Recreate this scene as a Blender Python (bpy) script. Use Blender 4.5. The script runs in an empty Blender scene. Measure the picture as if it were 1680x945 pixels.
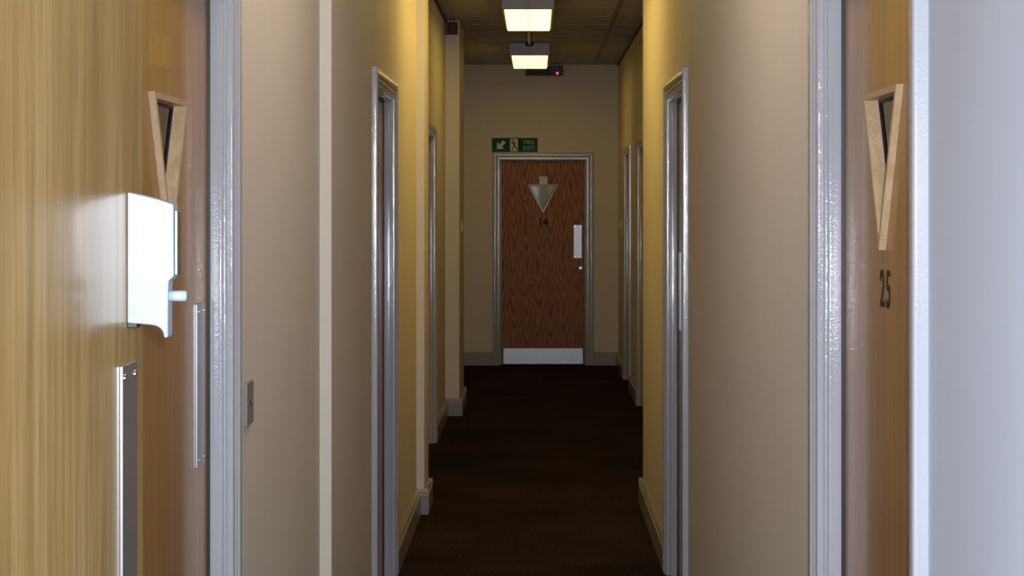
import bpy, bmesh, math, random
from mathutils import Vector, Matrix
random.seed(7)
S = bpy.context.scene
COL = S.collection
R = math.radians

# ------------------------------------------------------------------ camera
EYE = 1.594
FPX = 2890.0
cam_d = bpy.data.cameras.new('camera')
cam = bpy.data.objects.new('camera', cam_d); COL.objects.link(cam)
cam.location = (0, 0, EYE); cam.rotation_euler = (R(90), 0, 0)
cam_d.sensor_fit = 'HORIZONTAL'; cam_d.sensor_width = 36
cam_d.lens = FPX / 1680 * 36
cam_d.shift_x = -39 / 1680; cam_d.shift_y = -136.5 / 1680
cam_d.clip_start = 0.05; cam_d.clip_end = 60
S.camera = cam

# ------------------------------------------------------------------ light
W = bpy.data.worlds.new('world'); S.world = W; W.use_nodes = True
bg = W.node_tree.nodes['Background']
bg.inputs[0].default_value = (0.64, 0.79, 1.0, 1); bg.inputs[1].default_value = 3.0   # daylit lobby behind the photographer

fl = bpy.data.lights.new('camera_flash', 'SPOT'); fl.energy = 340; fl.color = (0.87, 0.92, 1.0)
fl.spot_size = R(75); fl.spot_blend = 0.6; fl.shadow_soft_size = 0.02
flo = bpy.data.objects.new('camera_flash', fl); COL.objects.link(flo)
flo.location = (0.035, -0.03, EYE + 0.05); flo.rotation_euler = (R(88), 0, 0)

S.view_settings.view_transform = 'Standard'; S.view_settings.look = 'None'
S.view_settings.exposure = 0.0; S.view_settings.gamma = 1.0
S.view_settings.use_curve_mapping = False

# lamp strengths (ceiling luminaires, by distance down the corridor)
ORANGE, WARM = (1.0, 0.68, 0.17), (1.0, 0.81, 0.66)
LAMPS = [(15.80, 4.3, ORANGE), (12.23, 5.0, ORANGE), (8.66, 12.0, ORANGE), (4.10, 9.5, WARM)]

# ------------------------------------------------------------------ materials
def new_mat(name):
    m = bpy.data.materials.new(name); m.use_nodes = True
    nt = m.node_tree; b = nt.nodes['Principled BSDF']
    return m, nt, b
def nd(nt, t, **kw):
    n = nt.nodes.new(t)
    for k, v in kw.items():
        setattr(n, k, v)
    return n
def coords(nt, scale, rot=(0, 0, 0)):
    tc = nd(nt, 'ShaderNodeTexCoord'); mp = nd(nt, 'ShaderNodeMapping')
    mp.inputs['Scale'].default_value = scale; mp.inputs['Rotation'].default_value = rot
    nt.links.new(tc.outputs['Object'], mp.inputs['Vector'])
    return mp.outputs['Vector']
def noise(nt, vec, scale, detail=3, rough=0.5, dist=0):
    n = nd(nt, 'ShaderNodeTexNoise')
    n.inputs['Scale'].default_value = scale; n.inputs['Detail'].default_value = detail
    n.inputs['Roughness'].default_value = rough; n.inputs['Distortion'].default_value = dist
    nt.links.new(vec, n.inputs['Vector'])
    return n.outputs['Fac']
def ramp(nt, fac, stops):
    r = nd(nt, 'ShaderNodeValToRGB')
    el = r.color_ramp.elements
    while len(el) < len(stops): el.new(0.5)
    for e, (p, c) in zip(el, stops):
        e.position = p; e.color = (*c, 1)
    nt.links.new(fac, r.inputs['Fac'])
    return r.outputs['Color']
def bump(nt, b, h, strength, dist=0.002):
    n = nd(nt, 'ShaderNodeBump'); n.inputs['Strength'].default_value = strength
    n.inputs['Distance'].default_value = dist
    nt.links.new(h, n.inputs['Height']); nt.links.new(n.outputs['Normal'], b.inputs['Normal'])
def math_n(nt, op, a, bb=None):
    n = nd(nt, 'ShaderNodeMath', operation=op)
    for i, v in enumerate((a, bb)):
        if v is None: continue
        if isinstance(v, (int, float)): n.inputs[i].default_value = v
        else: nt.links.new(v, n.inputs[i])
    return n.outputs[0]

def paint(name, c, rough, var=0.04, bstr=0.15, bscale=120, spec=0.5, streak=False):
    m, nt, b = new_mat(name)
    v = coords(nt, (1, 1, 1)); f = noise(nt, v, 2.2, 4)
    lo = tuple(x * (1 - var) for x in c); hi = tuple(min(1, x * (1 + var)) for x in c)
    nt.links.new(ramp(nt, f, [(0.3, lo), (0.7, hi)]), b.inputs['Base Color'])
    b.inputs['Roughness'].default_value = rough
    b.inputs['Specular IOR Level'].default_value = spec
    hv = coords(nt, (1, 1, 0.12)) if streak else v
    bump(nt, b, noise(nt, hv, bscale, 2), bstr)
    return m

M = {}
M['wall'] = paint('wall_emulsion', (0.68, 0.63, 0.55), 0.62, 0.02, 0.12, 160, 0.35)
M['frame'] = paint('grey_gloss_paint', (0.43, 0.43, 0.46), 0.06, 0.05, 0.22, 230, 0.7)
M['skirt'] = paint('grey_skirting_paint', (0.30, 0.285, 0.29), 0.25, 0.05, 0.2, 60, 0.5)
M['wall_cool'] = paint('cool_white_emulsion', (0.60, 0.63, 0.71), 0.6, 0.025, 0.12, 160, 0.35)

def wood(name, dark, mid, light, rough=0.34, coat=0.35):
    m, nt, b = new_mat(name)
    v = coords(nt, (1, 1, 0.035)); f1 = noise(nt, v, 60, 5, 0.6, 0.6)
    v2 = coords(nt, (1, 1, 0.05)); f2 = noise(nt, v2, 8, 3, 0.5, 1.0)
    v3 = coords(nt, (1, 1, 0.02)); f3 = noise(nt, v3, 350, 2, 0.6)
    mix = math_n(nt, 'ADD', math_n(nt, 'MULTIPLY', f1, 0.42), math_n(nt, 'MULTIPLY', f2, 0.33))
    mix = math_n(nt, 'ADD', mix, math_n(nt, 'MULTIPLY', f3, 0.25))
    nt.links.new(ramp(nt, mix, [(0.39, dark), (0.5, mid), (0.61, light)]), b.inputs['Base Color'])
    b.inputs['Roughness'].default_value = rough
    b.inputs['Coat Weight'].default_value = coat; b.inputs['Coat Roughness'].default_value = 0.09
    bump(nt, b, f3, 0.08, 0.001)
    cb = nd(nt, 'ShaderNodeBump'); cb.inputs['Strength'].default_value = 0.12; cb.inputs['Distance'].default_value = 0.002
    nt.links.new(noise(nt, coords(nt, (1, 1, 1)), 55, 2), cb.inputs['Height']); nt.links.new(cb.outputs['Normal'], b.inputs['Coat Normal'])
    return m
M['oak_leaf'] = wood('open_leaf_oak_veneer', (0.25, 0.148, 0.048), (0.35, 0.212, 0.072), (0.47, 0.305, 0.125), 0.3, 0.12)
M['oak'] = wood('oak_veneer', (0.27, 0.130, 0.032), (0.36, 0.180, 0.048), (0.43, 0.225, 0.065))
M['oak_bead'] = wood('oak_bead', (0.43, 0.285, 0.15), (0.51, 0.35, 0.20), (0.59, 0.42, 0.255), 0.4, 0.05)

def red_wood():
    m, nt, b = new_mat('crown_cut_veneer')
    tc = nd(nt, 'ShaderNodeTexCoord'); sp = nd(nt, 'ShaderNodeSeparateXYZ')
    nt.links.new(tc.outputs['Object'], sp.inputs[0])
    wv = coords(nt, (1, 1, 0.5)); wob = noise(nt, wv, 5, 3, 0.5)
    x = math_n(nt, 'ADD', sp.outputs['X'], math_n(nt, 'MULTIPLY', wob, 0.09))
    pp = math_n(nt, 'PINGPONG', x, 0.062)
    pp = math_n(nt, 'POWER', math_n(nt, 'MULTIPLY', pp, 16.0), 1.5)
    ph = math_n(nt, 'SUBTRACT', sp.outputs['Z'], math_n(nt, 'MULTIPLY', pp, 0.34))
    ph = math_n(nt, 'ADD', ph, math_n(nt, 'MULTIPLY', wob, 0.55))
    s = math_n(nt, 'SINE', math_n(nt, 'MULTIPLY', ph, 30.0))
    s = math_n(nt, 'MULTIPLY_ADD', s, 0.5); s.node.inputs[2].default_value = 0.5
    fine = noise(nt, coords(nt, (1, 1, 0.04)), 130, 3, 0.6)
    f = math_n(nt, 'ADD', math_n(nt, 'MULTIPLY', s, 0.42), math_n(nt, 'MULTIPLY', fine, 0.58))
    nt.links.new(ramp(nt, f, [(0.20, (0.15, 0.055, 0.022)), (0.45, (0.33, 0.135, 0.055)), (0.75, (0.40, 0.180, 0.078))]), b.inputs['Base Color'])
    b.inputs['Roughness'].default_value = 0.5; b.inputs['Specular IOR Level'].default_value = 0.3
    return m
M['redwood'] = red_wood()

def metal(name, c, rough, brushed=True):
    m, nt, b = new_mat(name)
    v = coords(nt, (1, 1, 0.03)); f = noise(nt, v, 220, 2)
    nt.links.new(ramp(nt, f, [(0.3, tuple(x * 0.92 for x in c)), (0.7, c)]), b.inputs['Base Color'])
    b.inputs['Metallic'].default_value = 1.0; b.inputs['Roughness'].default_value = rough
    if brushed: bump(nt, b, f, 0.05, 0.0005)
    return m
M['alu'] = metal('satin_aluminium', (0.52, 0.53, 0.56), 0.36)
M['chrome'] = metal('bright_chrome', (0.80, 0.81, 0.84), 0.12, False)

def plain(name, c, rough=0.5, metallic=0.0, var=0.06, spec=0.5):
    m, nt, b = new_mat(name)
    f = noise(nt, coords(nt, (1, 1, 1)), 30, 3)
    nt.links.new(ramp(nt, f, [(0.3, tuple(x * (1 - var) for x in c)), (0.7, tuple(min(1, x * (1 + var)) for x in c))]), b.inputs['Base Color'])
    b.inputs['Roughness'].default_value = rough; b.inputs['Metallic'].default_value = metallic
    b.inputs['Specular IOR Level'].default_value = spec
    return m
M['plate_grey'] = plain('grey_plate_enamel', (0.24, 0.22, 0.205), 0.45)
M['lock_silver'] = plain('silver_lacquer', (0.43, 0.48, 0.56), 0.3, 0.0)
M['gasket_and_shade'] = plain('black_glazing_and_gap_shade', (0.012, 0.011, 0.014), 0.5)
M['black'] = plain('black_plastic', (0.015, 0.013, 0.018), 0.4)
M['digit'] = plain('dark_numeral', (0.022, 0.010, 0.009), 0.6, spec=0.25)
M['white_pl'] = plain('white_plastic', (0.72, 0.71, 0.68), 0.35)
M['notice'] = plain('pale_notice', (0.55, 0.50, 0.54), 0.3)
M['residue'] = plain('adhesive_film', (0.37, 0.190, 0.054), 0.15)
M['lamp_body'] = plain('lamp_white_enamel', (0.46, 0.44, 0.52), 0.4)
M['conduit'] = plain('grey_conduit', (0.42, 0.41, 0.40), 0.4)
M['red'] = plain('dark_red_plastic', (0.09, 0.004, 0.010), 0.4, spec=0.25)
M['green'] = plain('sign_green', (0.004, 0.085, 0.065), 0.6, spec=0.2)
M['sign_pale'] = plain('sign_luminous_cream', (0.62, 0.62, 0.42), 0.4)
M['sign_text'] = plain('sign_faded_text', (0.26, 0.42, 0.40), 0.4)
M['sign_rim'] = plain('sign_edge', (0.42, 0.40, 0.34), 0.3)
M['tbar'] = plain('ceiling_grid_bar', (0.28, 0.26, 0.26), 0.5)
M['tbar_dark'] = plain('ceiling_grid_bar_brown', (0.20, 0.13, 0.09), 0.5)
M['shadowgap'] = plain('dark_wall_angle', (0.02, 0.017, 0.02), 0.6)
M['smudge'] = plain('grey_scuff', (0.45, 0.44, 0.46), 0.6)

def carpet():
    m, nt, b = new_mat('brown_carpet')
    f = noise(nt, coords(nt, (1, 1, 1)), 95, 3, 0.75); f2 = noise(nt, coords(nt, (1, 1, 1)), 1.6, 3)
    mix = math_n(nt, 'ADD', math_n(nt, 'MULTIPLY', f, 0.75), math_n(nt, 'MULTIPLY', f2, 0.25))
    nt.links.new(ramp(nt, mix, [(0.38, (0.004, 0.002, 0.002)), (0.5, (0.0155, 0.0085, 0.008)), (0.62, (0.050, 0.028, 0.026))]), b.inputs['Base Color'])
    b.inputs['Roughness'].default_value = 0.95; b.inputs['Specular IOR Level'].default_value = 0.1
    bump(nt, b, f, 0.6, 0.004)
    return m
M['carpet'] = carpet()
def tile_mat():
    m, nt, b = new_mat('mineral_fibre_tile')
    f = noise(nt, coords(nt, (1, 1, 1)), 140, 3, 0.7)
    nt.links.new(ramp(nt, f, [(0.3, (0.33, 0.32, 0.34)), (0.6, (0.42, 0.41, 0.44))]), b.inputs['Base Color'])
    b.inputs['Roughness'].default_value = 0.85
    bump(nt, b, f, 0.3, 0.003)
    return m
M['tile'] = tile_mat()
def glass_mat():
    m = bpy.data.materials.new('door_glass'); m.use_nodes = True
    nt = m.node_tree; nt.nodes.remove(nt.nodes['Principled BSDF'])
    out = nt.nodes['Material Output']
    tr = nd(nt, 'ShaderNodeBsdfTransparent'); tr.inputs[0].default_value = (0.80, 0.84, 0.76, 1)
    gl = nd(nt, 'ShaderNodeBsdfGlossy'); gl.inputs['Roughness'].default_value = 0.03
    fr = nd(nt, 'ShaderNodeFresnel'); fr.inputs[0].default_value = 1.5
    mx = nd(nt, 'ShaderNodeMixShader')
    nt.links.new(fr.outputs[0], mx.inputs[0]); nt.links.new(tr.outputs[0], mx.inputs[1]); nt.links.new(gl.outputs[0], mx.inputs[2])
    nt.links.new(mx.outputs[0], out.inputs['Surface'])
    return m
M['glass'] = glass_mat()
def emit(name, c, s):
    m, nt, b = new_mat(name)
    b.inputs['Base Color'].default_value = (0.8, 0.78, 0.7, 1)
    b.inputs['Emission Color'].default_value = (*c, 1); b.inputs['Emission Strength'].default_value = s
    b.inputs['Roughness'].default_value = 0.4
    return m
M['led'] = emit('red_led', (1.0, 0.03, 0.12), 1.6)

# ------------------------------------------------------------------ mesh helpers
def add_box(bm, x0, x1, y0, y1, z0, z1, bev=0.0, mi=0):
    t = bmesh.new()
    vs = [t.verts.new(p) for p in ((x0, y0, z0), (x1, y0, z0), (x1, y1, z0), (x0, y1, z0), (x0, y0, z1), (x1, y0, z1), (x1, y1, z1), (x0, y1, z1))]
    for f in ((3, 2, 1, 0), (4, 5, 6, 7), (0, 1, 5, 4), (1, 2, 6, 5), (2, 3, 7, 6), (3, 0, 4, 7)):
        t.faces.new([vs[i] for i in f])
    if bev > 0:
        bmesh.ops.bevel(t, geom=t.edges[:], offset=bev, segments=4 if bev > 0.0045 else 2, affect='EDGES', profile=0.5)
    merge(bm, t)
def merge(bm, t):
    bmesh.ops.recalc_face_normals(t, faces=t.faces[:])
    me = bpy.data.meshes.new('tmp'); t.to_mesh(me); t.free(); bm.from_mesh(me); bpy.data.meshes.remove(me)
def add_prism(bm, pts, axis, a, b, bev=0.0):
    """polygon pts in the two axes other than axis (in xyz order), extruded from a to b"""
    t = bmesh.new()
    def P(p, d):
        if axis == 'y': return (p[0], d, p[1])
        if axis == 'x': return (d, p[0], p[1])
        return (p[0], p[1], d)
    v0 = [t.verts.new(P(p, a)) for p in pts]; v1 = [t.verts.new(P(p, b)) for p in pts]
    t.faces.new(v0); t.faces.new(list(reversed(v1)))
    n = len(pts)
    for i in range(n):
        t.faces.new([v0[(i + 1) % n], v0[i], v1[i], v1[(i + 1) % n]])
    bmesh.ops.recalc_face_normals(t, faces=t.faces[:])
    if bev > 0:
        bmesh.ops.bevel(t, geom=t.edges[:], offset=bev, segments=2, affect='EDGES', profile=0.5)
    merge(bm, t)
def add_cyl(bm, p0, p1, r, seg=20, bev=0.0):
    t = bmesh.new(); p0 = Vector(p0); p1 = Vector(p1); d = p1 - p0
    bmesh.ops.create_cone(t, cap_ends=True, segments=seg, radius1=r, radius2=r, depth=d.length)
    if bev > 0:
        es = [e for e in t.edges if abs(e.verts[0].co.z - e.verts[1].co.z) < 1e-6]
        bmesh.ops.bevel(t, geom=es, offset=bev, segments=2, affect='EDGES')
    q = Vector((0, 0, 1)).rotation_difference(d.normalized())
    bmesh.ops.transform(t, matrix=Matrix.Translation((p0 + p1) / 2) @ q.to_matrix().to_4x4(), verts=t.verts[:])
    merge(bm, t)
def obj(name, bm, mat, parent=None, smooth=False):
    me = bpy.data.meshes.new(name)
    if not isinstance(bm, bpy.types.Mesh):
        bm.to_mesh(me); bm.free()
    else: me = bm
    if smooth:
        for p in me.polygons: p.use_smooth = True
    if mat and not me.materials: me.materials.append(M[mat] if isinstance(mat, str) else mat)
    o = bpy.data.objects.new(name, me); COL.objects.link(o)
    if parent: o.parent = parent
    return o
def box(name, mat, dims, parent=None, bev=0.0):
    bm = bmesh.new(); add_box(bm, *dims, bev=bev); return obj(name, bm, mat, parent)
def tag(o, label, cat=None, group=None, kind=None):
    o['label'] = label
    if cat: o['category'] = cat
    if group: o['group'] = group
    if kind: o['kind'] = kind
    return o
def empty(name, loc=(0, 0, 0), rz=0.0):
    o = bpy.data.objects.new(name, None); COL.objects.link(o)
    o.location = loc; o.rotation_euler = (0, 0, rz); o.empty_display_size = 0.1
    return o

# ------------------------------------------------------------------ the plan of the corridor
CEIL = 2.985
WT = 3.055                     # walls run up past the tiles
END = 17.5
Y0 = 1.30
TH = 0.13                      # wall thickness
# doors: side, centre along the wall, wall plane, push plate side
LX1, LX2, LXP2, LX3, LXP3, LX4 = -0.650, -0.615, -0.575, -0.684, -0.578, -0.74
RX1, RX2 = 0.575, 0.818
A_OUT, A_IN, L_IN, STOP = 0.50, 0.430, 0.424, 0.411      # half widths: architrave outer / inner, lining, stop
T_OUT, T_IN, T_L, T_S = 2.112, 2.042, 2.037, 2.031         # the same at the head
doors = dict(L1=(LX1, 3.270), LA=(LX2, 7.10), LB=(LX3, 11.34), R1=(RX1, 3.080), RE=(RX1, 7.145), RC=(RX2, 13.52), RD=(RX2, 15.63))
CUT, CUTZ = 0.46, 2.075

def wall_run(bm, xf, y0, y1, side, openings=(), zt=WT):
    xb = xf - TH if side < 0 else xf + TH
    xa, xc = min(xf, xb), max(xf, xb)
    cur = y0
    for c in sorted(openings):
        add_box(bm, xa, xc, cur, c - CUT, 0, zt) if c - CUT > cur + 1e-4 else None; add_box(bm, xa, xc, c - CUT, c + CUT, CUTZ, zt); cur = c + CUT
    add_box(bm, xa, xc, cur, y1, 0, zt)

bm = bmesh.new()
wall_run(bm, LX1, Y0, 5.303, -1, [3.270])
wall_run(bm, LX2, 5.303, 9.088, -1, [7.10])
add_box(bm, LX2 - TH, LXP2, 9.088, 9.44, 0, WT)
wall_run(bm, LX3, 9.44, 13.32, -1, [11.34])
add_box(bm, LX4 - TH, LXP3, 13.32, 14.15, 0, WT)
wall_run(bm, LX4, 14.15, END + TH, -1)
tag(obj('wall_left', bm, 'wall'), 'cream left corridor wall stepping in and out at its piers', 'wall', kind='structure')
bm = bmesh.new()
wall_run(bm, RX1, 2.62, 9.10, 1, [3.080, 7.145])
add_box(bm, RX1, RX2 + TH, 9.10, 9.45, 0, WT)
wall_run(bm, RX2, 9.45, END + TH, 1, [13.52, 15.63])
tag(obj('wall_right', bm, 'wall'), 'cream right corridor wall that sets back halfway along', 'wall', kind='structure')
DX = 0.0727
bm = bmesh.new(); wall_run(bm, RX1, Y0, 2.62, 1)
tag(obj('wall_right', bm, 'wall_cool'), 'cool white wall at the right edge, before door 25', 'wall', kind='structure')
bm = bmesh.new()
add_box(bm, LX4, DX - CUT, END, END + TH, 0, WT); add_box(bm, DX + CUT, RX2, END, END + TH, 0, WT)
add_box(bm, DX - CUT, DX + CUT, END, END + TH, CUTZ, WT)
tag(obj('wall_end', bm, 'wall'), 'dim cream end wall around door 14', 'wall', kind='structure')
# cross partition round the doorway the photographer looks through
JL, JR = -0.515, 0.445
bm = bmesh.new()
add_box(bm, LX1, JR + 0.13, Y0, Y0 + 0.10, 2.10, WT)
tag(obj('wall_partition', bm, 'wall'), 'cream partition above the doorway nearest the camera', 'wall', kind='structure')
tr = empty('trim_1', (0, Y0, 0)); tag(tr, 'grey frame of the doorway nearest the camera', 'door frame', kind='structure')
box('jamb', 'frame', (LX1, JL, 0, 0.10, 0, 2.10), tr, 0.003); box('jamb', 'frame', (JR, RX1, 0, 0.10, 0, 2.10), tr, 0.003)
box('head', 'frame', (JL, JR, 0, 0.10, 2.045, 2.10), tr, 0.003)

bm = bmesh.new(); add_box(bm, -2.6, 2.6, -1.0, END + 2.2, -0.06, 0)
tag(obj('floor', bm, 'carpet'), 'dark brown carpet running the length of the corridor', 'floor', kind='structure')

# ceiling: slab with laid-in tiles and grid bars
bm = bmesh.new(); add_box(bm, LX4 - TH, RX2 + TH, Y0, END + TH, CEIL + 0.02, CEIL + 0.07)
ceil = tag(obj('ceiling', bm, 'tbar'), 'dim suspended ceiling of square mineral tiles', 'ceiling', kind='structure')
cols = [(LX4, -0.615), (-0.615, -0.015), (-0.015, 0.585), (0.585, RX2)]
tile_me = {}
y = END - 0.27; rows = []
while y > Y0: rows.append(y); y -= 0.6
yy = [END] + rows + [Y0]
for r_ in range(len(yy) - 1):
    b1, b0 = yy[r_], yy[r_ + 1]
    for ci, (a, b) in enumerate(cols):
        w, l = b - a - 0.018, b1 - b0 - 0.014
        if l < 0.03: continue
        key = (ci, round(l, 3))
        if key not in tile_me:
            t = bmesh.new(); add_box(t, -w / 2, w / 2, -l / 2, l / 2, 0.002, 0.018, 0.0015)
            me = bpy.data.meshes.new('tile'); t.to_mesh(me); t.free(); me.materials.append(M['tile']); tile_me[key] = me
        o = bpy.data.objects.new('tile', tile_me[key]); COL.objects.link(o); o.parent = ceil
        o.location = ((a + b) / 2, (b0 + b1) / 2, CEIL + random.uniform(0, 0.0015))
for x in (-0.615, -0.015, 0.585):
    w = 0.017 if x > 0.5 else 0.011
    box('grid_bar', 'tbar_dark' if x > 0.5 else 'tbar', (x - w, x + w, Y0, END, CEIL - 0.001, CEIL + 0.02), ceil)
bar = None
for y in rows:
    if bar is None:
        bar = box('grid_bar', 'tbar', (LX4, RX2, -0.009, 0.009, CEIL, CEIL + 0.02), ceil); bar.location.y = y
    else:
        o = bar.copy(); COL.objects.link(o); o.parent = ceil; o.location.y = y
# dark wall angles where the tiles meet the walls
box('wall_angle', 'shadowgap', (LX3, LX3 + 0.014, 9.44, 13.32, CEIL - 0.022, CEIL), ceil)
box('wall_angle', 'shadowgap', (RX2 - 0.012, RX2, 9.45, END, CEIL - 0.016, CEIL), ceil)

# ------------------------------------------------------------------ skirting boards
SK = [(0, 0), (0.024, 0), (0.024, 0.100), (0.0175, 0.106), (0.0175, 0.112), (0.014, 0.119), (0.004, 0.130), (0, 0.130)]
def skirt_y(bm, xf, side, y0, y1):           # along a side wall; side -1 = left wall (projects +x)
    s = 1 if side < 0 else -1
    t = bmesh.new()
    a = [t.verts.new((xf + s * p, y0, z)) for p, z in SK]; b = [t.verts.new((xf + s * p, y1, z)) for p, z in SK]
    t.faces.new(a); t.faces.new(list(reversed(b)))
    for i in range(len(SK)):
        j = (i + 1) % len(SK); t.faces.new([a[j], a[i], b[i], b[j]])
    merge(bm, t)
def skirt_x(bm, yf, x0, x1, s=-1):           # along a face towards the camera
    t = bmesh.new()
    a = [t.verts.new((x0, yf + s * p, z)) for p, z in SK]; b = [t.verts.new((x1, yf + s * p, z)) for p, z in SK]
    t.faces.new(a); t.faces.new(list(reversed(b)))
    for i in range(len(SK)):
        j = (i + 1) % len(SK); t.faces.new([a[j], a[i], b[i], b[j]])
    merge(bm, t)
def skirting(name, label, parts):
    bm = bmesh.new()
    for kind, *a in parts: (skirt_y if kind == 'y' else skirt_x)(bm, *a)
    tag(obj(name, bm, 'skirt'), label, 'skirting board', kind='structure')
O = A_OUT
skirting('baseboard_left', 'grey skirting board along the nearest left wall', [('y', LX1, -1, Y0 + 0.1, 3.270 - O), ('y', LX1, -1, 3.270 + O, 5.303)])
skirting('baseboard_left', 'grey skirting around the shallow step and the second left door', [('x', 5.303, LX1, LX2 + 0.022), ('y', LX2, -1, 5.303, 7.10 - O), ('y', LX2, -1, 7.10 + O, 9.088)])
skirting('baseboard_left', 'grey skirting wrapping the first narrow pier on the left', [('x', 9.088, LX2, LXP2 + 0.022), ('y', LXP2, -1, 9.088 - 0.0, 9.44), ('x', 9.44, LX3, LXP2 + 0.022, 1)])
skirting('baseboard_left', 'grey skirting beside the far left doorway', [('y', LX3, -1, 9.462, 11.34 - O), ('y', LX3, -1, 11.34 + O, 13.32)])
skirting('baseboard_left', 'grey skirting wrapping the far left pier below the red alarm', [('x', 13.32, LX3, LXP3 + 0.022), ('y', LXP3, -1, 13.32, 14.15), ('x', 14.15, LX4, LXP3 + 0.022, 1)])
skirting('baseboard_left', 'grey skirting hidden behind the far left pier', [('y', LX4, -1, 14.172, END)])
skirting('baseboard_right', 'grey skirting along the nearer right wall', [('y', RX1, 1, Y0 + 0.1, 3.08 - O), ('y', RX1, 1, 3.08 + O, 7.145 - O), ('y', RX1, 1, 7.145 + O, 9.45), ('x', 9.45, RX1 - 0.022, RX2, 1)])
skirting('baseboard_right', 'grey skirting along the set-back far right wall', [('y', RX2, 1, 9.472, 13.52 - O), ('y', RX2, 1, 13.52 + O, 15.63 - O), ('y', RX2, 1, 15.63 + O, END)])
skirting('baseboard_end', 'grey skirting on the end wall either side of door 14', [('x', END, LX4, DX - O), ('x', END, DX + O, RX2)])

# ------------------------------------------------------------------ door frames and doors (local: x across, -y towards the corridor)
def arc(cx, cy, r, a0, a1, n): return [(cx + r * math.cos(R(a0 + (a1 - a0) * i / n)), cy + r * math.sin(R(a0 + (a1 - a0) * i / n))) for i in range(n + 1)]
AP = [(0.0, 0.0)] + arc(0.005, 0.010, 0.005, 180, 90, 5) + [(0.018, 0.0152), (0.0205, 0.0125)] + arc(0.0275, 0.0125, 0.0065, 180, 20, 7) + [(0.0365, 0.0150)] + arc(0.0445, 0.0155, 0.0075, 175, 95, 5) + arc(0.064, 0.0165, 0.006, 90, 0, 4) + [(0.070, 0.0)]
def arch_piece(which):
    t = bmesh.new(); n = len(AP)
    if which == 'left':
        a = [t.verts.new((-(A_IN + w), -p, 0)) for w, p in AP]; b = [t.verts.new((-(A_IN + w), -p, T_IN + w)) for w, p in AP]
    elif which == 'right':
        a = [t.verts.new((A_IN + w, -p, 0)) for w, p in AP]; b = [t.verts.new((A_IN + w, -p, T_IN + w)) for w, p in AP]
    else:
        a = [t.verts.new((-(A_IN + w), -p, T_IN + w)) for w, p in AP]; b = [t.verts.new((A_IN + w, -p, T_IN + w)) for w, p in AP]
    t.faces.new(a); t.faces.new(list(reversed(b)))
    for i in range(n):
        j = (i + 1) % n; t.faces.new([a[j], a[i], b[i], b[j]])
    bm = bmesh.new(); merge(bm, t); return bm
_frame = {}
def frame_mesh(key, make):
    if key not in _frame:
        me = bpy.data.meshes.new(key[0]); bm = make(); bm.to_mesh(me); bm.free(); me.shade_smooth(); me.set_sharp_from_angle(angle=R(38)); me.materials.append(M['frame']); _frame[key] = me
    return _frame[key]
def bx(*d, bev=0.0):
    def f():
        bm = bmesh.new(); add_box(bm, *d, bev=bev); return bm
    return f
def door_frame(n, label, loc, rz):
    t = empty('trim_%d' % n, loc, rz); tag(t, label, 'door frame', kind='structure')
    for w in ('left', 'right', 'head'):
        obj('architrave', frame_mesh(('architrave', w), lambda: arch_piece(w)), None, t)
    G = 0.46
    for k, d in (('l', (-G, -L_IN, -0.002, 0.125, 0, 2.075)), ('r', (L_IN, G, -0.002, 0.125, 0, 2.075)), ('h', (-L_IN, L_IN, -0.002, 0.125, T_L, 2.075))):
        obj('lining', frame_mesh(('lining', k), bx(*d, bev=0.005)), None, t)
    for k, d in (('l', (-L_IN, -STOP, 0.004, 0.034, 0, T_L)), ('r', (STOP, L_IN, 0.004, 0.034, 0, T_L)), ('h', (-STOP, STOP, 0.004, 0.034, T_S, T_L))):
        obj('door_stop', frame_mesh(('door_stop', k), bx(*d, bev=0.0028 if k == 'h' else 0.005)), None, t)
    for k, d in (('l', (-STOP - 0.004, -STOP + 0.0035, 0.0305, 0.0362, 0, T_S)), ('r', (STOP - 0.0035, STOP + 0.004, 0.0305, 0.0362, 0, T_S)), ('h', (-STOP, STOP, 0.0305, 0.0362, T_S - 0.0035, T_S + 0.004))):
        box('gap_shade', 'gasket_and_shade', d, t)  # black strip painted in as the shadow line where leaf meets stop
    return t

LEAF_W, LEAF_T, LEAF_B, LEAF_D = 0.421, 2.034, 0.006, 0.0365     # leaf half width, top, bottom, front depth
THK = 0.044
TRI_TOP, TRI_AP, TRI_HW = 1.795, 1.515, 0.152                    # outer triangle of the vision panel
def inset(tri, d):
    # inset of triangle (left top, right top, apex)
    (xl, zt), (xr, _), (xa, za) = tri
    hw = (xr - xl) / 2; h = zt - za
    L = math.hypot(hw, h)
    # horizontal shift at constant z of the slanted leg = d*L/h ; top drops by d
    hw2 = hw * (h - d) / h - d * L / h
    za2 = za + d * L / hw
    return [(xa - hw2, zt - d), (xa + hw2, zt - d), (xa, za2)]
TRI = [(-TRI_HW, TRI_TOP), (TRI_HW, TRI_TOP), (0, TRI_AP)]
HOLE = inset(TRI, 0.007)
INNER = inset(TRI, 0.011)
def leaf_mesh(mat):
    bm = bmesh.new()
    (hl, ht), (hr, _), (ha, hz) = HOLE
    for s in (-1, 1):
        pts = [(s * LEAF_W, LEAF_B), (0, LEAF_B), (0, hz), (s * abs(hr), ht), (0, ht), (0, LEAF_T), (s * LEAF_W, LEAF_T)]
        t = bmesh.new()
        a = [t.verts.new((x, LEAF_D, z)) for x, z in pts]; b = [t.verts.new((x, LEAF_D + THK, z)) for x, z in pts]
        t.faces.new(a); t.faces.new(list(reversed(b)))
        for i in range(len(pts)):
            j = (i + 1) % len(pts)
            if i in (1, 4): continue
            t.faces.new([a[j], a[i], b[i], b[j]])
        merge(bm, t)
    me = bpy.data.meshes.new('leaf'); bm.to_mesh(me); bm.free(); me.materials.append(M[mat]); return me
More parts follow.
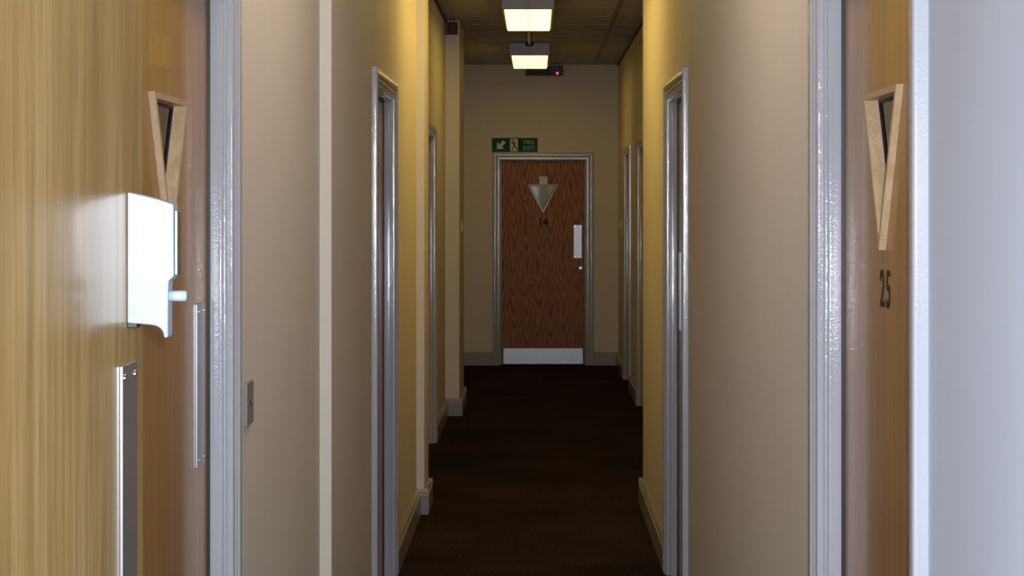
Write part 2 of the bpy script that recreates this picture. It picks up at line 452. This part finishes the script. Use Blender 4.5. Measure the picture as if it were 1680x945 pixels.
def bead_mesh(i, mat):
    # one side of the triangular bead: proud of the leaf, running into the hole up to the glass
    o_, n_ = TRI, INNER
    j = (i + 1) % 3
    quad = [o_[i], o_[j], n_[j], n_[i]]
    bm = bmesh.new(); t = bmesh.new()
    a = [t.verts.new((x, LEAF_D - 0.012, z)) for x, z in quad]
    # behind the leaf face only the inner edge goes in
    h = HOLE
    quad2 = [h[i], h[j], n_[j], n_[i]]
    b = [t.verts.new((x, LEAF_D, z)) for x, z in quad]
    c = [t.verts.new((x, LEAF_D, z)) for x, z in quad2]
    d = [t.verts.new((x, LEAF_D + 0.016, z)) for x, z in quad2]
    t.faces.new(a)
    for k in range(4):
        l = (k + 1) % 4
        t.faces.new([a[l], a[k], b[k], b[l]]); t.faces.new([c[l], c[k], d[k], d[l]])
    t.faces.new(list(reversed(d)))
    t.faces.new([b[0], b[1], c[1], c[0]])
    merge(bm, t)
    me = bpy.data.meshes.new('glazing_bead'); bm.to_mesh(me); bm.free(); me.materials.append(M[mat]); return me
def gasket_mesh():
    bm = bmesh.new(); o_, n_ = INNER, inset(TRI, 0.016)
    for i in range(3):
        j = (i + 1) % 3
        add_prism(bm, [o_[i], o_[j], n_[j], n_[i]], 'y', LEAF_D + 0.013, LEAF_D + 0.019)
    me = bpy.data.meshes.new('glazing_strip'); bm.to_mesh(me); bm.free(); me.materials.append(M['gasket_and_shade']); return me
def glass_mesh():
    bm = bmesh.new(); add_prism(bm, inset(TRI, 0.009), 'y', LEAF_D + 0.0165, LEAF_D + 0.0225)
    me = bpy.data.meshes.new('glass_pane'); bm.to_mesh(me); bm.free(); me.materials.append(M['glass']); return me
leafs = {m: leaf_mesh(m) for m in ('oak', 'redwood')}
beads = {m: [bead_mesh(i, m) for i in range(3)] for m in ('oak_bead',)}
gask, glas = gasket_mesh(), glass_mesh()
plate_bm = bmesh.new(); add_box(plate_bm, -0.04, 0.04, -0.004, 0, -0.165, 0.165, 0.0008)
plate_me = bpy.data.meshes.new('push_plate'); plate_bm.to_mesh(plate_me); plate_bm.free(); plate_me.materials.append(M['alu'])
sc_bm = bmesh.new(); add_cyl(sc_bm, (0, 0.001, 0), (0, -0.0015, 0), 0.0042, 10)
screw_me = bpy.data.meshes.new('screw'); sc_bm.to_mesh(screw_me); sc_bm.free(); screw_me.materials.append(M['chrome'])
def push_plate(parent, u, z, d):
    p = obj('push_plate', plate_me, None, parent); p.location = (u, d, z); p['label'] = 'satin metal push plate'
    for sx in (-0.028, 0.028):
        for sz in (-0.150, 0.150):
            s = obj('screw', screw_me, None, p); s.location = (sx, -0.004, sz)
    return p
def text_mesh(name, s, size, mat, extrude, offset=0.0):
    c = bpy.data.curves.new(name, 'FONT'); c.body = s; c.size = size; c.extrude = extrude; c.offset = offset
    c.align_x = 'CENTER'; c.align_y = 'CENTER'; c.resolution_u = 3
    o = bpy.data.objects.new(name, c); COL.objects.link(o)
    dg = bpy.context.evaluated_depsgraph_get(); dg.update()
    me = bpy.data.meshes.new_from_object(o.evaluated_get(dg))
    bpy.data.objects.remove(o); bpy.data.curves.remove(c)
    me.materials.clear(); me.materials.append(M[mat]); me.name = name
    return me
def text_obj(name, s, height, mat, parent, loc, xs=1.0, offset=0.0, thick=0.001):
    me = text_mesh(name, s, 1.0, mat, 0.5, offset)
    xs_ = [v.co.x for v in me.vertices]; ys_ = [v.co.y for v in me.vertices]
    cx, cy = (min(xs_) + max(xs_)) / 2, (min(ys_) + max(ys_)) / 2; k = height / (max(ys_) - min(ys_))
    for v in me.vertices:     # lie it upright in the xz plane, facing -y, centred
        x, y, z = v.co; v.co = ((x - cx) * k * xs, -(z + 0.5) * thick, (y - cy) * k)
    o = obj(name, me, None, parent); o.location = loc
    return o
def door(n, label, loc, rz, plate=None, mat='oak', number=None):
    t = empty('door_%d' % n, loc, rz); tag(t, label, 'door', kind='structure')
    obj('leaf', leafs[mat], None, t)
    for i in range(3): obj('glazing_bead', beads['oak_bead'][i], None, t)
    obj('glazing_strip', gask, None, t); gp = obj('glass_pane', glas, None, t)
    if mat == 'redwood':      # this pane sits a hair out of true
        p0 = Vector((0, LEAF_D + 0.0195, 1.70)); gp.matrix_local = Matrix.Translation(p0) @ Matrix.Rotation(R(0.9), 4, 'X') @ Matrix.Rotation(R(0.7), 4, 'Z') @ Matrix.Translation(-p0)
    if plate: push_plate(t, plate, 1.228, LEAF_D)
    if number:
        h, z, gap, xs, off = number[1:]
        for i, ch in enumerate(number[0]):
            o = text_obj('numeral', ch, h, 'digit', t, ((-gap, gap)[i], LEAF_D, z), xs, off)
            o['label'] = 'dark numeral %s' % ch
    return t
PI2 = math.pi / 2
spec = [
    (2, 'L1', -1, 'grey moulded frame of the nearest left door', 'oak door with triangular glass behind the open leaf', 0.322, None),
    (3, 'R1', 1, 'grey moulded frame of door 25 on the right', 'oak door numbered 25 with triangular glass panel', -0.0, ('25', 0.066, 1.447, 0.0265, 0.92, 0.012)),
    (4, 'LA', -1, 'grey gloss frame of the second door on the left', 'second oak door on the left, nearly edge-on', -0.32, None),
    (5, 'RE', 1, 'grey gloss frame of the second door on the right', 'second oak door on the right, nearly edge-on', -0.33, None),
    (6, 'LB', -1, 'gloss frame on the left between the two piers', 'oak door on the left between the two piers', 0.32, None),
    (7, 'RC', 1, 'nearer gloss frame on the set-back right wall', 'nearer oak door on the set-back right wall', 0.32, None),
    (8, 'RD', 1, 'farther gloss frame on the set-back right wall', 'farther oak door on the set-back right wall beside the end wall', 0.32, None),
]
for n, key, side, fl_, dl_, plate, num in spec:
    xf, yc = doors[key]
    rz = PI2 if side < 0 else -PI2
    door_frame(n, fl_, (xf, yc, 0), rz)
    d = door(n, dl_, (xf, yc, 0), rz, plate or None, 'oak', num)
    if key == 'R1': push_plate(d, 0.33, 1.228, LEAF_D)
    if key == 'L1':
        o = box('adhesive_film', 'residue', (-0.135, 0.045, LEAF_D - 0.0008, LEAF_D, 1.845, 1.905), d); o['label'] = 'rectangle of old adhesive film'
door_frame(9, 'grey gloss frame of door 14 at the end', (DX, END, 0), 0)
d14 = door(9, 'red-brown wooden door numbered 14 at the corridor end', (DX, END, 0), 0, 0.345, 'redwood', ('14', 0.080, 1.424, 0.0245, 0.95, 0.035))
kp = box('kick_plate', 'alu', (-0.395, 0.395, LEAF_D - 0.003, LEAF_D, 0.010, 0.165), d14, 0.0008); kp['label'] = 'satin metal kick plate'
for sx in (-0.38, 0, 0.38):
    for sz in (0.022, 0.153):
        s = obj('screw', screw_me, None, kp); s.location = (sx, LEAF_D - 0.003, sz)
nt_ = box('notice', 'notice', (-0.038, 0.042, LEAF_D - 0.002, LEAF_D, 1.80, 1.876), d14); nt_['label'] = 'small pale square notice'
bm = bmesh.new(); add_cyl(bm, (0.372, LEAF_D, 0.965), (0.372, LEAF_D - 0.008, 0.965), 0.014, 18, 0.002)
obj('lock_cylinder', bm, 'chrome', d14)

# rooms behind the doors: plain shells so that the glass looks into a room
def room(label, loc, rz, lit=0.0):
    t = bmesh.new(); w, d0, d1, h = 0.80, 0.13, 1.9, 2.6
    add_box(t, -w - 0.05, -w, d0, d1, 0, h); add_box(t, w, w + 0.05, d0, d1, 0, h)
    add_box(t, -w, w, d1, d1 + 0.05, 0, h); add_box(t, -w - 0.05, w + 0.05, d0, d1 + 0.05, h, h + 0.05)
    o = obj('wall_room', t, 'wall'); o.location = loc; o.rotation_euler = (0, 0, rz)
    tag(o, label, 'wall', kind='structure')
    return o
names = dict(L1='room behind the nearest left door', R1='room behind door 25', LA='room behind the second left door', RE='room behind the second right door', LB='room behind the left door between the piers')
for key, side in (('L1', -1), ('R1', 1), ('LA', -1), ('RE', 1), ('LB', -1)):
    xf, yc = doors[key]
    room('plain cream walls of the ' + names[key], (xf, yc, 0), PI2 if side < 0 else -PI2)
bm = bmesh.new(); x = RX2 + TH
add_box(bm, x + 1.5, x + 1.55, 12.7, 16.5, 0, 2.6); add_box(bm, x, x + 1.5, 12.65, 12.7, 0, 2.6); add_box(bm, x, x + 1.5, 16.5, 16.55, 0, 2.6)
add_box(bm, x, x + 1.55, 12.65, 16.55, 2.6, 2.65)
tag(obj('wall_room', bm, 'wall'), 'plain cream walls of the room behind the far right doors', 'wall', kind='structure')
room('plain cream walls of the room behind door 14', (DX, END, 0), 0)
M['room_lamp'] = emit('room_lamp_diffuser', (1.0, 0.84, 0.55), 9.0)
rl = empty('ceiling_light', (DX, END + 1.0, 2.6)); tag(rl, 'lit ceiling lamp inside the room behind door 14', 'ceiling light')
box('housing', 'lamp_body', (-0.16, 0.16, -0.16, 0.16, -0.05, 0), rl, 0.004); box('diffuser', 'room_lamp', (-0.14, 0.14, -0.14, 0.14, -0.058, -0.05), rl, 0.002)

# ------------------------------------------------------------------ the open leaf beside the camera
LFX = -0.517                                     # face towards the corridor
lf = empty('door_1', (LFX, 2.316, 0)); tag(lf, 'open oak leaf with silver lock, nearest the camera', 'door', kind='structure')
box('leaf', 'oak_leaf', (-0.044, 0, -0.915, 0, 0.006, 2.04), lf, 0.0015)
pp = obj('push_plate', plate_me, None, lf); pp['label'] = 'long satin metal push plate'
pp.rotation_euler = (0, 0, PI2); pp.location = (0, -0.088, 1.228)
for sx in (-0.028, 0.028):
    for sz in (-0.150, 0.150):
        s = obj('screw', screw_me, None, pp); s.location = (sx, -0.004, sz)
for z in (0.25, 1.05, 1.85):
    bm = bmesh.new(); add_cyl(bm, (0.004, -0.921, z - 0.05), (0.004, -0.921, z + 0.05), 0.006, 14, 0.001); obj('hinge', bm, 'alu', lf)
# lock: silhouette read off in the plane of its near side (P pixels per metre there)
LP = 1298.0; LY = FPX / LP - 2.316
def lp(px, py): return ((px - 879) / LP - LFX, EYE + (336 - py) / LP)
prof = [(203.9, 530), (202.6, 470), (201.5, 400), (202.5, 345), (205, 315), (230, 319.5), (260, 327), (284, 335), (284.5, 454), (276, 461), (275.3, 478), (275, 520), (275, 554), (269, 555), (267, 545), (262, 538), (253, 534), (240, 532.5), (222, 531)]
prof = [lp(*p) for p in prof]
prof = [(max(x, 0.0005), z) for x, z in prof]
body_bm = bmesh.new(); add_prism(body_bm, prof, 'y', LY, LY + 0.030, 0.0022)
lk = obj('lock_housing', body_bm, 'lock_silver', lf); lk['label'] = 'silver door lock housing'
a = lp(285.2, 345); b_ = lp(290, 452)
box('front_plate', 'chrome', (a[0], b_[0], LY + 0.004, LY + 0.026, b_[1], a[1]), lk, 0.0012)
a = lp(275, 486.5); b_ = lp(303, 486.5)
bm = bmesh.new(); add_cyl(bm, (a[0] - 0.002, LY + 0.014, a[1]), (b_[0], LY + 0.014, a[1]), 0.0068, 20, 0.0012)
obj('thumb_turn', bm, 'lock_silver', lk, True)
bm = bmesh.new(); a = lp(207, 533); add_box(bm, 0.0, 0.012, LY + 0.003, LY + 0.028, a[1] - 0.004, a[1] + 0.004, 0.001); obj('base_gasket', bm, 'black', lk)

# ------------------------------------------------------------------ luminaires
def luminaire(i, yc, power, colour, label):
    t = empty('ceiling_light', (-0.052, yc, CEIL)); tag(t, label, 'ceiling light', 'surface-mounted twin ceiling lights')
    L2, HW, H = 0.66, 0.172, 0.108
    bm = bmesh.new()
    pr = [(-HW, 0), (HW, 0), (HW, -H + 0.012), (HW - 0.010, -H), (-HW + 0.010, -H), (-HW, -H + 0.012)]
    add_prism(bm, pr, 'y', -L2, L2, 0.002); obj('housing', bm, 'lamp_body', t)
    box('end_strap', 'conduit', (-0.012, 0.016, -L2 - 0.006, -L2, -H + 0.006, -0.002), t, 0.001)
    m = emit('diffuser_glow_%d' % i, colour, power)
    w = 0.153
    for s in (-1, 1):
        x0, x1 = (-w, -0.002) if s < 0 else (0.002, w)
        bm = bmesh.new(); t0 = bmesh.new()
        add_box(t0, x0, x1, -L2 + 0.012, L2 - 0.012, -H - 0.012, -H + 0.002, 0.004); me = bpy.data.meshes.new('d'); t0.to_mesh(me); t0.free(); bm.from_mesh(me)
        obj('diffuser', bm, m, t)
    box('diffuser_rib', 'lamp_body', (-0.002, 0.002, -L2 + 0.012, L2 - 0.012, -H - 0.010, -H), t)
    return t
labs = ['lit twin ceiling light nearest the end wall', 'lit twin ceiling light cut by the top of the picture', 'lit twin ceiling light above the second pair of doors', 'lit twin ceiling light above the nearest pair of doors']
for i, ((yc, p, c_), lb) in enumerate(zip(LAMPS, labs)): luminaire(i, yc, p, c_, lb)
bm = bmesh.new(); add_cyl(bm, (-0.055, 12.23 + 0.66, CEIL - 0.013), (-0.055, 15.80 - 0.75, CEIL - 0.013), 0.0125, 14)
cd = empty('cable_conduit', (0, 0, 0)); tag(cd, 'grey conduit on the ceiling joining the two visible lights', 'conduit')
obj('tube', bm, 'conduit', cd, True)
bm = bmesh.new(); add_cyl(bm, (-0.055, 15.80 - 0.70, CEIL), (-0.055, 15.80 - 0.70, CEIL - 0.03), 0.035, 18, 0.003); add_box(bm, -0.067, -0.043, 15.80 - 0.76, 15.80 - 0.66, CEIL - 0.026, CEIL)
obj('junction_box', bm, 'black', cd)

# ------------------------------------------------------------------ end wall fittings
# fire exit sign
sg = empty('fire_exit_sign', (-0.209, END, 2.188)); tag(sg, 'green fire exit sign with arrow above door 14', 'sign')
box('backing', 'sign_rim', (-0.232, 0.232, -0.004, 0, -0.075, 0.075), sg, 0.001)
box('panel', 'green', (-0.226, 0.226, -0.006, -0.004, -0.069, 0.069), sg)
bm = bmesh.new(); k = 0.012
ar = [(-3.6, -3.3), (2.6, -3.3), (0.7, -1.3), (3.9, 1.9), (1.9, 3.9), (-1.3, 0.7), (-3.3, 2.6)]
add_prism(bm, [(x * k - 0.135, z * k) for x, z in ar], 'y', -0.0075, -0.006); obj('arrow', bm, 'sign_pale', sg)
pn = box('pictogram', 'sign_pale', (-0.046, 0.030, -0.0075, -0.006, -0.062, 0.060), sg)
bm = bmesh.new()
def limb(p0, p1, r):
    p0 = Vector(p0); p1 = Vector(p1); d = (p1 - p0).normalized(); n = Vector((-d.y, d.x)) * r
    add_prism(bm, [tuple(p0 + n - d * r * .5), tuple(p1 + n + d * r * .5), tuple(p1 - n + d * r * .5), tuple(p0 - n - d * r * .5)], 'y', -0.0086, -0.0075)
c = -0.008
add_prism(bm, [(c - 0.012 + 0.0095 * math.cos(i * math.pi / 5), 0.044 + 0.0095 * math.sin(i * math.pi / 5)) for i in range(10)], 'y', -0.0086, -0.0075)
limb((c - 0.006, 0.028), (c + 0.006, -0.006), 0.0085)
limb((c - 0.006, 0.026), (c - 0.030, 0.018), 0.004); limb((c - 0.004, 0.028), (c + 0.022, 0.022), 0.004)
limb((c + 0.006, -0.006), (c + 0.020, -0.026), 0.005); limb((c + 0.020, -0.026), (c + 0.028, -0.046), 0.0045)
limb((c + 0.004, -0.008), (c - 0.008, -0.030), 0.005); limb((c - 0.008, -0.030), (c - 0.020, -0.052), 0.0045)
obj('running_figure', bm, 'black', pn)
o = text_obj('lettering', 'FIRE', 0.040, 'sign_text', sg, (0.142, -0.006, 0.028), 1.05, 0.012, 0.001); o['label'] = 'pale letters FIRE'
o = text_obj('lettering', 'EXIT', 0.040, 'sign_text', sg, (0.142, -0.006, -0.030), 1.05, 0.012, 0.001); o['label'] = 'pale letters EXIT'
# emergency light bulkhead
em = empty('emergency_light', (0.085, END, 2.92)); tag(em, 'dark emergency light box with red indicator below the ceiling', 'emergency light')
box('housing', 'black', (-0.185, 0.185, -0.07, 0, -0.045, 0.050), em, 0.006)
box('lens', 'gasket_and_shade', (-0.17, 0.06, -0.078, -0.07, -0.036, 0.03), em, 0.003)
bm = bmesh.new(); add_cyl(bm, (0.128, -0.070, -0.024), (0.128, -0.078, -0.024), 0.013, 14, 0.002); o = obj('indicator', bm, 'led', em); o['label'] = 'glowing red indicator'
# red alarm sounder on the far left pier
al = empty('fire_alarm_sounder', (-0.638, 13.32, 2.925)); tag(al, 'dark red square alarm sounder high on the far left pier', 'alarm')
box('base', 'black', (-0.056, 0.048, -0.03, 0, -0.046, 0.046), al, 0.004)
box('sounder', 'red', (-0.020, 0.048, -0.062, -0.03, -0.046, 0.046), al, 0.008)
# switches
def switch(name, label, cat, loc, rz, w, h, mat):
    t = empty(name, loc, rz); tag(t, label, cat)
    box('face_plate', mat, (-w / 2, w / 2, -0.008, 0, -h / 2, h / 2), t, 0.0018)
    if name == 'key_switch': box('key_slot', 'black', (-0.005, 0.005, -0.0095, -0.008, -0.007, 0.007), t, 0.0006)
    else: box('rocker', mat, (-0.010, 0.010, -0.0125, -0.008, -0.014, 0.014), t, 0.0012)
    for sx in (-1, 1):
        s = obj('screw', screw_me, None, t); s.location = (sx * (w / 2 - 0.012), -0.008, 0)
    return t
switch('key_switch', 'grey metal switch plate on the left wall beside the nearest frame', 'switch', (LX1, 3.965, 1.148), PI2, 0.090, 0.096, 'plate_grey')
switch('light_switch', 'small pale light switch on the side of the far left pier', 'switch', (LXP3, 13.72, 1.425), PI2, 0.088, 0.088, 'white_pl')
switch('light_switch', 'tiny pale light switch on the right wall near the end', 'switch', (RX2, 16.95, 1.40), -PI2, 0.088, 0.088, 'white_pl')
